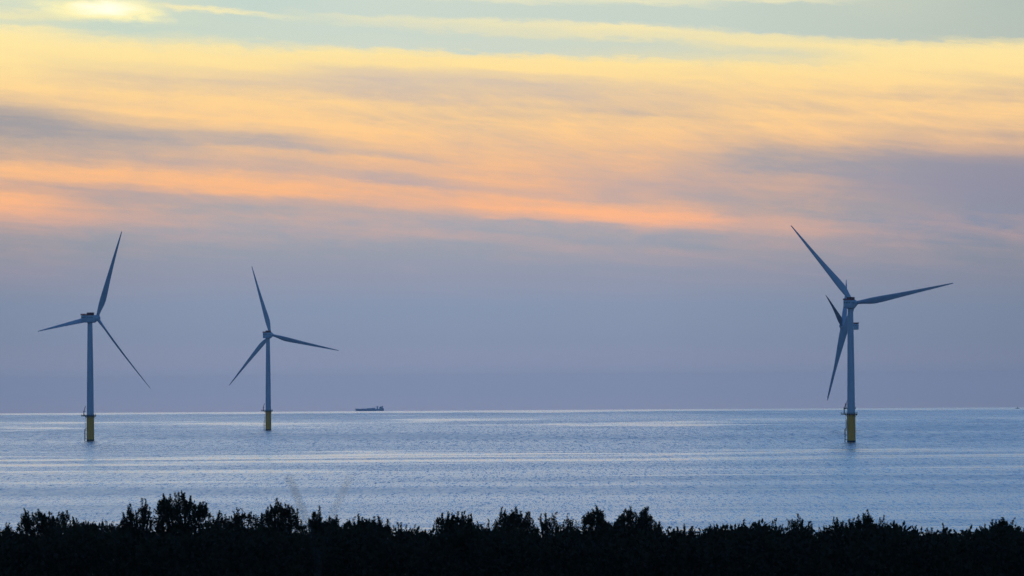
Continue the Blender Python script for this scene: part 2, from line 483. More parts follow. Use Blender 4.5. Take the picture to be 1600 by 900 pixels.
# ----------------------------------------------------------------- haze
bm = bmesh.new()
hz0, hz1 = -125.0, 196.0
box(bm, 0, 21000, (hz0 + hz1) / 2, 90000, 46000, hz1 - hz0)
hm = bpy.data.materials.new('evening_haze'); hm.use_nodes = True
g = NT(hm.node_tree)
o_ = g.n('ShaderNodeOutputMaterial'); pv = g.n('ShaderNodeVolumePrincipled')
pv.inputs['Color'].default_value = (0.80, 0.88, 0.96, 1)
pv.inputs['Density'].default_value = 1.6e-5
pv.inputs['Anisotropy'].default_value = 0.62
g.l(pv.outputs[0], o_.inputs['Volume'])
haze = link('haze', bm, hm)
tag(haze, 'thin bluish evening haze over the sea', 'haze', kind='stuff')

# ----------------------------------------------------------------- turbines
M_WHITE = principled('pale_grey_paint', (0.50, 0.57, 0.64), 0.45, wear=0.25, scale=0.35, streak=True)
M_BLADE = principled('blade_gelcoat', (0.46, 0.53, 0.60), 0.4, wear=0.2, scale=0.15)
M_YELLOW = principled('marine_yellow_paint', (0.95, 0.42, 0.04), 0.6, spec=0.2, wear=0.35, scale=0.5, dirt=(0.52, 0.24, 0.05), streak=True)
M_GROWTH = principled('marine_growth', (0.025, 0.03, 0.022), 0.85, wear=0.5, scale=1.2)
M_STEEL = principled('galvanised_steel', (0.09, 0.09, 0.085), 0.6, metal=0.2, wear=0.4, scale=1.0)
M_DECK = principled('deck_paint', (0.10, 0.075, 0.035), 0.7, wear=0.5, scale=0.8)
M_RED = principled('red_rail_paint', (0.34, 0.045, 0.035), 0.55, wear=0.4, scale=1.0)
M_COOLER = principled('dark_red_cooler', (0.12, 0.025, 0.025), 0.6, wear=0.5, scale=1.5)
M_VENT = principled('dark_vent', (0.03, 0.03, 0.035), 0.6, wear=0.3, scale=1.0)

HUB_H, ROT_R, OVER = 104.8, 77.0, 9.0
PLAT_Z = 21.6


def blade_bm(pitch):
    bm = bmesh.new()
    st = [(1.3, 2.7, 2.7, .5, 14), (4, 2.75, 2.65, .5, 14), (8, 3.7, 2.2, .42, 13), (12, 4.8, 1.75, .36, 12), (16, 5.3, 1.4, .33, 10.5), (22, 5.0, 1.08, .32, 8),
          (30, 4.2, .82, .31, 5.5), (40, 3.35, .6, .3, 3.2), (50, 2.6, .44, .3, 1.6), (60, 1.95, .31, .3, .5), (68, 1.4, .2, .3, -.3), (73, .95, .13, .3, -.6), (75.8, .75, .1, .33, -.8), (76.7, .55, .07, .35, -.8), (77, .3, .04, .4, -.8)]
    n = 14
    rings = []
    for (r, ch, th, le, tw) in st:
        ring = []
        pre = r * math.tan(math.radians(3.0)) + 3.4 * (r / ROT_R) ** 2
        ca, sa = math.cos(math.radians(tw + pitch)), math.sin(math.radians(tw + pitch))
        blend = min(1.0, max(0.0, (r - 3.5) / 10.0))
        for k in range(n):
            a = 2 * math.pi * k / n
            cx = math.cos(a)
            sy = math.sin(a)
            u = (cx + 1) / 2                       # 0 at the leading edge ... 1 at the trailing edge
            tk = sy * (1 - blend) + blend * math.copysign(1, sy) * abs(sy) ** 0.9 * (1.25 - 0.95 * u)
            X = (u - le) * ch
            Yt = tk * th / 2
            ring.append(bm.verts.new((X * ca - Yt * sa, pre + X * sa + Yt * ca, r * 1.02)))
        rings.append(ring)
    for a, b in zip(rings, rings[1:]):
        for k in range(n):
            bm.faces.new((a[k], a[(k + 1) % n], b[(k + 1) % n], b[k]))
    bm.faces.new(rings[0][::-1]); bm.faces.new(rings[-1])
    bmesh.ops.recalc_face_normals(bm, faces=bm.faces[:])
    return bm


def make_turbine():
    root = empty('wind_turbine', (0, 0, 0))
    # transition piece
    bm = bmesh.new()
    lathe(bm, [(3.2, -8), (3.2, 1.6), (3.2, 1.62), (3.2, PLAT_Z - .6), (3.35, PLAT_Z - .55), (3.35, PLAT_Z - .3)], 40)
    tp = link('transition_piece', bm, M_YELLOW, root, True, 30)
    bm = bmesh.new()
    lathe(bm, [(3.23, -7), (3.23, .7), (3.22, 1.2)], 40)
    link('waterline_band', bm, M_GROWTH, tp, True, 30)
    # boat landing: two fender tubes with a ladder between, on struts
    bm = bmesh.new()
    for sy in (-.9, .9):
        tube(bm, (-4.9, sy, -4), (-4.9, sy, 9.6), .24, n=10)
        for z in (1.6, 5.2, 8.8): tube(bm, (-4.9, sy, z), (-2.9, sy * .8, z + .3), .16, n=8)
        tube(bm, (-4.9, sy, 9.6), (-3.1, sy * .8, 11.2), .2, n=8)
    for sy in (-.3, .3): tube(bm, (-4.35, sy, -2), (-4.35, sy, PLAT_Z + 1), .07, n=6)
    for k in range(46): tube(bm, (-4.35, -.3, -1.5 + k * .5), (-4.35, .3, -1.5 + k * .5), .035, n=5)
    for z in (13.2, 15.0): tube(bm, (-4.4, -.5, z), (-3.0, -.5, z), .12, n=6); tube(bm, (-4.4, .5, z), (-3.0, .5, z), .12, n=6)
    box(bm, -4.3, 0, 14.2, 1.9, 2.2, .16)
    link('boat_landing', bm, M_STEEL, root)
    # work platform
    bm = bmesh.new()
    lathe(bm, [(3.3, PLAT_Z - .85), (4.8, PLAT_Z - .8), (4.85, PLAT_Z + .1), (3.1, PLAT_Z + .1)], 24)
    box(bm, -5.9, 0, PLAT_Z - .3, 3.6, 4.8, .82)
    for a in range(8):
        t = a * math.pi / 4 + .39
        tube(bm, (3.25 * math.cos(t), 3.25 * math.sin(t), PLAT_Z - 2.2), (4.6 * math.cos(t), 4.6 * math.sin(t), PLAT_Z - .8), .14, n=6)
    pl = link('platform', bm, M_DECK, root, True, 30)
    bm = bmesh.new()
    pts = [(4.75 * math.cos(t), 4.75 * math.sin(t)) for t in np.radians(np.arange(-150, 151, 15))]
    pts = [(-7.6, -2.3)] + [(-5.2, -2.35)] + pts[1:-1] + [(-5.2, 2.35), (-7.6, 2.3), (-7.6, 0), (-7.6, -2.3)]
    for (p, q) in zip(pts, pts[1:]):
        tube(bm, (*p, PLAT_Z + .1), (*p, PLAT_Z + 1.25), .05, n=5)
        for z in (.65, 1.22): tube(bm, (*p, PLAT_Z + z), (*q, PLAT_Z + z), .045, n=5)
    link('railing', bm, M_STEEL, pl)
    # davit crane
    bm = bmesh.new()
    tube(bm, (-5.4, -1.2, PLAT_Z + .1), (-5.4, -1.2, PLAT_Z + 3.6), .42, .36, n=10)
    tube(bm, (-5.4, -1.2, PLAT_Z + 3.4), (-4.1, -1.6, PLAT_Z + 8.2), .34, .2, n=8)
    tube(bm, (-5.4, -1.2, PLAT_Z + 3.2), (-3.6, -1.2, PLAT_Z + 3.9), .16, .12, n=8)
    box(bm, -5.4, -1.2, PLAT_Z + 3.4, .9, .8, .8, .1)
    tube(bm, (-4.1, -1.6, PLAT_Z + 8.2), (-4.1, -1.6, PLAT_Z + 6.6), .05, n=5)
    box(bm, -4.1, -1.6, PLAT_Z + 6.5, .22, .22, .35)
    link('davit_crane', bm, M_STEEL, root)
    # tower
    bm = bmesh.new()
    prof = [(3.18, PLAT_Z - .2), (3.18, PLAT_Z + .25), (3.0, PLAT_Z + .3)]
    zt = HUB_H - 3.4
    for k in range(1, 4):
        z = PLAT_Z + (zt - PLAT_Z) * k / 3
        t = k / 3
        r = 3.0 - (3.0 - 2.1) * t ** 1.35
        prof += [(r, z - .14), (r + .035, z - .12), (r + .035, z + .12 if k < 3 else z), (r - .005, z + .14 if k < 3 else z + .02)]
    lathe(bm, prof, 40)
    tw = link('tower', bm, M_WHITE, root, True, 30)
    # nacelle (axis along local +y), origin on the tower axis at hub height
    bm = bmesh.new()
    lathe(bm, [(2.3, -3.45), (2.45, -3.2), (2.45, -2.6)], 32)
    box(bm, 0, -2.4, .1, 6.5, 11.4, 6.2, .75)
    lathe(bm, [(2.6, 3.4), (3.1, 3.75), (3.15, 5.6), (2.7, 6.1)], 36, 'Y')
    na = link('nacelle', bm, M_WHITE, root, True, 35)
    for c, d in [((-1.8 + k * 1.2, -8.13, 1.3), (.55, .12, 1.2)) for k in range(4)] + [((q * 3.27, -6 + k * 2.5, 1.2), (.1, .9, .9)) for q in (-1, 1) for k in range(3)]:
        bm = bmesh.new(); box(bm, *c, *d, .03); link('vent', bm, M_VENT, na)
    bm = bmesh.new()
    box(bm, 0, -5.2, 3.28, 6.7, 6.2, .18)
    for sx in (-3.3, 3.3):
        for k in range(7): tube(bm, (sx, -8.2 + k * 1.0, 3.3), (sx, -8.2 + k * 1.0, 4.5), .07, n=5)
        for z in (3.65, 4.05, 4.45): tube(bm, (sx, -8.2, z), (sx, -2.2, z), .07, n=5)
        box(bm, sx, -5.2, 3.8, .06, 6.0, .7)
    for k in range(7): tube(bm, (-3.3 + k * 1.1, -8.2, 3.3), (-3.3 + k * 1.1, -8.2, 4.5), .07, n=5)
    for z in (3.65, 4.05, 4.45): tube(bm, (-3.3, -8.2, z), (3.3, -8.2, z), .07, n=5)
    box(bm, 0, -8.22, 3.7, 6.4, .06, .5)
    link('helicopter_deck', bm, M_RED, na)
    bm = bmesh.new()
    box(bm, .3, .2, 4.4, 5.3, 3.6, 2.4, .2)
    for k in range(9): box(bm, -1.9 + k * .55, -1.64, 4.45, .22, .12, 1.6)
    link('cooler', bm, M_COOLER, na)
    for sx, top in ((-2.2, 5.6), (2.4, 5.4)):
        bm = bmesh.new()
        tube(bm, (sx, 2.9, 3), (sx, 2.9, top), .06, n=6); box(bm, sx, 2.9, top, .5, .14, .14)
        link('wind_sensor', bm, M_STEEL, na)
    # hub
    bm = bmesh.new()
    lathe(bm, [(2.5, 6.05), (2.75, 6.5), (2.8, OVER + .6), (2.45, OVER + 1.6), (1.6, OVER + 2.4), (.5, OVER + 2.75)], 32, 'Y')
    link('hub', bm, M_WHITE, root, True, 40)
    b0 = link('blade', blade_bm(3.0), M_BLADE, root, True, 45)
    for _ in range(2):
        c = b0.copy(); col.objects.link(c); c.parent = root
    return root


def copy_tree(o, parent=None):
    c = o.copy(); col.objects.link(c)
    if parent is not None: c.parent = parent
    for ch in list(o.children): copy_tree(ch, c)
    return c


def stemname(o):
    return o.name.split('.')[0]


def pitched_blade(pitch):
    o = link('blade', blade_bm(pitch), M_BLADE, None, True, 45)
    me = o.data
    bpy.data.objects.remove(o)
    return me


turb = [  # base pixel x, metres per pixel, yaw of the rotor axis, rotor angle, label
    (1330.3, .4865, .998, 21.5, -40.2, 3.0, 0.0, 0.0, 'tall wind turbine on the right, the nearest one, with one blade tip reaching far right'),
    (141.4, .5556, 1.018, 38.2, 21.7, 28.0, 0.0, -1.0, 'leftmost wind turbine, its box-like nacelle seen side-on, one thin blade pointing left'),
    (419.4, .724, 1.028, 17.8, -16.2, 3.0, 0.0, -0.6, 'smallest and farthest standing wind turbine, right of the leftmost one, hub facing away'),
    (1330.2, .670, 1.022, -78.2, 52.2, -80.0, 1.2, 0.0, 'wind turbine half hidden behind the tower of the nearest one, rotor seen edge-on'),
]
proto = make_turbine()
allt = []
for i, (px, mpp, sc, yaw, th, pitch, cone, dz, label) in enumerate(turb):
    d = FPX * mpp
    root = proto if i == 0 else copy_tree(proto)
    # foot of the tower on the curved sea at distance d, in column px
    Yf = 690.0
    for _ in range(6):
        p = unproj(px, Yf, d)
        Yf -= (sea_z(p.x, p.y) - p.z) / d * FPX
    p = unproj(px, Yf, d)
    root.location = (p.x, p.y, sea_z(p.x, p.y))
    root.scale = (sc, sc, sc)
    tag(root, label, 'wind turbine', 'offshore wind turbines standing in the sea')
    allt.append(root)
    rz = Matrix.Rotation(-math.radians(yaw), 4, 'Z')
    tilt = Matrix.Rotation(math.radians(6), 4, 'X')
    bmesh_of = None
    k = 0
    for ch in root.children:
        s = stemname(ch)
        if s in ('nacelle', 'hub'):
            ch.matrix_local = Matrix.Translation((0, 0, HUB_H + dz)) @ rz @ (tilt if s == 'hub' else Matrix())
        elif s == 'blade':
            a = math.radians(th + 120 * k); k += 1
            ch.matrix_local = Matrix.Translation((0, 0, HUB_H + dz)) @ rz @ tilt @ Matrix.Translation((0, OVER, 0)) @ Matrix.Rotation(a, 4, 'Y') @ Matrix.Rotation(-math.radians(cone), 4, 'X')
            if pitch != 3.0:                            # blades turned about their own length: one mesh for the three
                if bmesh_of is None: bmesh_of = pitched_blade(pitch)
                ch.data = bmesh_of
    print('turbine', i, 'd', round(d), 'foot row', round(Yf, 1), tuple(round(c, 1) for c in root.location))

# ----------------------------------------------------------------- ship and boat
def prism(bm, outline, y0, y1):
    """outline in x-z extruded along y"""
    a = [bm.verts.new((x, y0, z)) for x, z in outline]
    b = [bm.verts.new((x, y1, z)) for x, z in outline]
    bm.faces.new(a); bm.faces.new(b[::-1])
    for k in range(len(a)):
        bm.faces.new((a[k], b[k], b[(k + 1) % len(a)], a[(k + 1) % len(a)]))
    bmesh.ops.recalc_face_normals(bm, faces=bm.faces[:])


def hull(bm, L, B, D, bowh, sternh, draft):
    """ship hull, bow at -x"""
    n = 17
    rows = []
    for i in range(n):
        t = i / (n - 1)
        x = -L / 2 + L * t
        w = B / 2 * min(1.0, (t / .22) ** .6 if t < .22 else 1.0) * (1.0 if t < .9 else 1 - (t - .9) * 1.6)
        w = max(w, .05)
        sheer = D + bowh * max(0, 1 - t / .14) ** 1.0 + (sternh if t > .86 else 0)
        rake = -3.5 * max(0, 1 - t / .12)
        row = []
        for (f, z, xo) in ((-.55, -draft, 0), (-.95, 0, 0), (-1, sheer, rake), (1, sheer, rake), (.95, 0, 0), (.55, -draft, 0)):
            row.append(bm.verts.new((x + xo, w * f, z)))
        rows.append(row)
    for a, b in zip(rows, rows[1:]):
        for k in range(6):
            bm.faces.new((a[k], b[k], b[(k + 1) % 6], a[(k + 1) % 6]))
    bm.faces.new(rows[0]); bm.faces.new(rows[-1][::-1])
    bmesh.ops.recalc_face_normals(bm, faces=bm.faces[:])


M_HULL = principled('ship_hull_paint', (0.42, 0.46, 0.56), 0.55, wear=0.4, scale=0.2, dirt=(0.12, 0.06, 0.04))
M_HOUSE = principled('ship_house_paint', (0.42, 0.42, 0.42), 0.5, wear=0.3, scale=0.3)
M_HATCH = principled('hatch_cover_paint', (0.46, 0.48, 0.54), 0.6, wear=0.4, scale=0.3)
SHIP_D = 22500.0
p = unproj(578.0, 641.0, SHIP_D)
ship = empty('cargo_ship', (p.x, p.y, sea_z(p.x, p.y)))
tag(ship, 'faint blue grey cargo ship far off on the horizon', 'ship')
bm = bmesh.new(); hull(bm, 122, 20, 9.4, 2.6, 1.5, 6); link('hull', bm, M_HULL, ship)
bm = bmesh.new()
bm.free()
for k, (x0, w, h) in enumerate(((-26, 20, 1.8), (-2, 22, 3.4), (16, 14, 5.0))):
    bm = bmesh.new(); box(bm, x0, 0, 9.4 + h / 2, w, 14, h, .2); link('hatch_cover', bm, M_HATCH, ship)
bm = bmesh.new()
box(bm, 50, 0, 11.4, 18, 17, 8.0, .2); box(bm, 49, 0, 16.5, 14, 16, 2.6, .2); box(bm, 47, 0, 18.6, 8, 19, 2.0, .2)
link('deckhouse', bm, M_HOUSE, ship)
bm = bmesh.new()
box(bm, 33, 0, 11, 5, 6, 10, .3); box(bm, 33, 0, 18.6, 7, 7, 5.2, .3); tube(bm, (36, 0, 19), (18, 0, 18), .9, .5)
link('deck_crane', bm, M_HATCH, ship)
bm = bmesh.new(); lathe(bm, [(2.3, 15), (2.1, 22.5), (1.7, 22.8)], 16, c=(55, 0, 0)); link('funnel', bm, M_HULL, ship, True, 30)
bm = bmesh.new(); tube(bm, (-52, 0, 9), (-52, 0, 15), .5, .25); link('mast', bm, M_HOUSE, ship)
bm = bmesh.new(); tube(bm, (46, 0, 17), (46, 0, 25), .4, .2); link('mast', bm, M_HOUSE, ship)

p = unproj(1590.3, 639.8, 15500.0)
boat = empty('fishing_boat', (p.x, p.y, sea_z(p.x, p.y)))
tag(boat, 'tiny dark fishing boat on the horizon at the far right', 'boat')
bm = bmesh.new(); hull(bm, 10.5, 3.2, 1.6, .9, .2, .9); link('hull', bm, M_HULL, boat)
bm = bmesh.new(); box(bm, -.3, 0, 2.6, 3.0, 2.2, 2.2, .15); box(bm, -.5, 0, 3.9, 3.4, 2.5, .2); link('cabin', bm, M_HATCH, boat)
bm = bmesh.new(); tube(bm, (-.4, 0, 4), (-.4, 0, 6.6), .1, .06); link('mast', bm, M_STEEL, boat)

# ----------------------------------------------------------------- trees
M_LEAF = [principled('foliage_deep_green', (0.044, 0.040, 0.026), 0.95, wear=0.7, scale=3.0, spec=0.05, dirt=(0.032, 0.036, 0.014)),
          principled('foliage_olive', (0.046, 0.043, 0.026), 0.9, wear=0.7, scale=3.0, spec=0.05, dirt=(0.018, 0.028, 0.012))]
M_BARK = principled('bark', (0.045, 0.036, 0.028), 0.9, wear=0.5, scale=2.0, spec=0.2)


def leaves_to_mesh(name, P, D, Ln, Wd, mat, parent=None):
    """one diamond-shaped leaf per point: P centre base, D unit direction, Ln length, Wd width"""
    n = len(P)
    r = rng.normal(size=(n, 3))
    S = np.cross(D, r); S /= np.linalg.norm(S, axis=1, keepdims=True) + 1e-9
    Nn = np.cross(D, S)
    bend = rng.uniform(-.15, .15, (n, 1)) * Ln[:, None]
    a = P
    b = P + D * (Ln * .45)[:, None] + S * (Wd / 2)[:, None]
    c = P + D * Ln[:, None] + Nn * bend
    d = P + D * (Ln * .45)[:, None] - S * (Wd / 2)[:, None]
    v = np.stack([a, b, c, d], 1).reshape(-1, 3)
    f = np.arange(4 * n).reshape(-1, 4)
    return np_mesh(name, v, f, mat, parent)


def curve_tube(bm, pts, r0, r1, n=5):
    for i, (p, q) in enumerate(zip(pts, pts[1:])):
        t0, t1 = i / (len(pts) - 1), (i + 1) / (len(pts) - 1)
        tube(bm, p, q, r0 + (r1 - r0) * t0, r0 + (r1 - r0) * t1, n)


def make_tree(prof, label, D, dens=1.0, spiky=1.0, leaf=1.0, solid=26.0, name='coastal_tree'):
    """prof: skyline of the crown as (column, row) points in the photo; D: distance"""
    px = D / FPX                                  # metres per photo pixel there
    prof = sorted(prof)
    xs = np.array([q[0] for q in prof], float); ys = np.array([q[1] for q in prof], float)
    x0, x1 = xs[0], xs[-1]
    W = x1 - x0
    xc = (x0 + x1) / 2 + rng.uniform(-.1, .1) * W
    base = unproj(xc, 900, D)
    gz = float(ground_z(base.x, D))
    root = empty(name, (base.x, D, gz))
    tag(root, label, 'tree', 'dark trees along the shore')
    org = np.array([base.x, D, gz])
    depth = max(1.0, W * px * .42)

    def top(x):
        return np.interp(x, xs, ys)

    Ps, Ds, Ls, Ws = [], [], [], []
    stems = []
    # leafy shoots that make the uneven outline: one on every skyline point, many between
    shoots = [(q[0], q[1], 1.0) for q in prof[1:-1]]
    for _ in range(int(W / 3.2)):
        x = rng.uniform(x0, x1)
        shoots.append((x, top(x) + abs(rng.normal(0, 9)) + 2, rng.uniform(.6, 1)))
    for _ in range(int(W / 11 * spiky)):            # single long shoots standing proud of the crown
        x = rng.uniform(x0 + 3, x1 - 3)
        shoots.append((x, top(x) - rng.uniform(0, 8), .35))
    for (sx, sy, k) in shoots:
        edge = (sx - xc) / (W / 2 + 1e-6)
        lean = rng.normal(0, .16) + .28 * edge
        ln = rng.uniform(16, 34) * (0.7 + .5 * k)
        dep = rng.normal(0, depth * .45)
        d = Vector((lean, rng.normal(0, .2), 1)).normalized()
        tipv = unproj(sx, sy, D + dep)
        tip = np.array(tipv); dv = np.array(d)
        L = ln * px
        b0 = tip - dv * L
        bend = np.array([rng.normal(0, .06), rng.normal(0, .06), 0]) * L
        stems.append((b0, tip, bend))
        nl = int(ln * 3.4 * dens)
        t = rng.uniform(0, 1, nl) ** .8
        rad = ((1 - t) * 4.6 * px * spiky + .9 * px) * (1.0 if k > .4 else .45)
        ang = rng.uniform(0, 2 * np.pi, nl)
        off = np.stack([np.cos(ang), np.sin(ang), np.zeros(nl)], 1) * (rad * np.sqrt(rng.uniform(0, 1, nl)))[:, None]
        pos = b0 + dv * (t * L * .97)[:, None] + bend * (t * (1 - t) * 4)[:, None] + off * .75
        dirs = dv + off / (np.linalg.norm(off, axis=1, keepdims=True) + 1e-6) * rng.uniform(.1, 1.0, (nl, 1)) + rng.normal(0, .22, (nl, 3))
        dirs /= np.linalg.norm(dirs, axis=1, keepdims=True)
        Ps.append(pos); Ds.append(dirs)
        Ls.append(rng.uniform(2.2, 4.6, nl) * px * leaf * (1.1 - .35 * t)); Ws.append(rng.uniform(.9, 1.9, nl) * px * leaf)
    # leaf clumps filling the crown, thicker towards its inside
    ncl = int(W * 78 / 30 * dens ** 1.4)
    for _ in range(ncl):
        x = rng.uniform(x0 - 4, x1 + 4)
        ty = top(x)
        yy = ty + 9 + rng.uniform(0, 1) ** 1.4 * (900 - ty - 9)
        if yy < ty + solid and rng.uniform() < .25: continue
        c = np.array(unproj(x, yy, D + rng.normal(0, depth * .55)))
        nl = int(rng.uniform(26, 46))
        rr = rng.uniform(3.5, 5.5) * px if yy < ty + 20 else rng.uniform(4, 8.5) * px
        q = rng.normal(0, .5, (nl, 3)) * np.array([1.0, 1.0, .8]) * rr
        dirs = q / (np.linalg.norm(q, axis=1, keepdims=True) + 1e-6) * .8 + np.array([0, 0, .5]) + rng.normal(0, .35, (nl, 3))
        dirs /= np.linalg.norm(dirs, axis=1, keepdims=True)
        Ps.append(c + q); Ds.append(dirs)
        sc = 1.0 + .6 * min(1.0, max(0.0, (yy - ty - solid) / 30))
        Ls.append(rng.uniform(2.6, 5.6, nl) * px * leaf * sc); Ws.append(rng.uniform(1.3, 2.6, nl) * px * leaf * sc)
    P = np.concatenate(Ps) - org
    leaves_to_mesh('crown', P, np.concatenate(Ds), np.concatenate(Ls), np.concatenate(Ws), random.choice(M_LEAF), root)
    # trunk, limbs to every shoot
    bm = bmesh.new()
    H = float(unproj(xc, float(ys.min()), D).z - gz)
    fork = Vector((rng.uniform(-.2, .2), rng.uniform(-.2, .2), H * .34))
    tr = .05 + .022 * H
    curve_tube(bm, [Vector((0, 0, -.3)), Vector((fork.x * .4, fork.y * .4, fork.z * .5)), fork], tr * 1.25, tr, 8)
    order = sorted(stems, key=lambda s: -s[1][2])
    for i, (b0, tip, bend) in enumerate(order):
        b = Vector(b0 - org); t = Vector(tip - org)
        if i < 9:
            mid = fork.lerp(b, .5) + Vector((0, 0, -.12 * (b - fork).length))
            curve_tube(bm, [fork, mid, b, b.lerp(t, .6) + Vector(bend) * .8], tr * .6, .012, 5)
        else: tube(bm, fork, b, .018, .006, 3)
        curve_tube(bm, [b, b.lerp(t, .5) + Vector(bend), t], .35 * px, .12 * px, 3)
    link('trunk', bm, M_BARK, root)
    return root


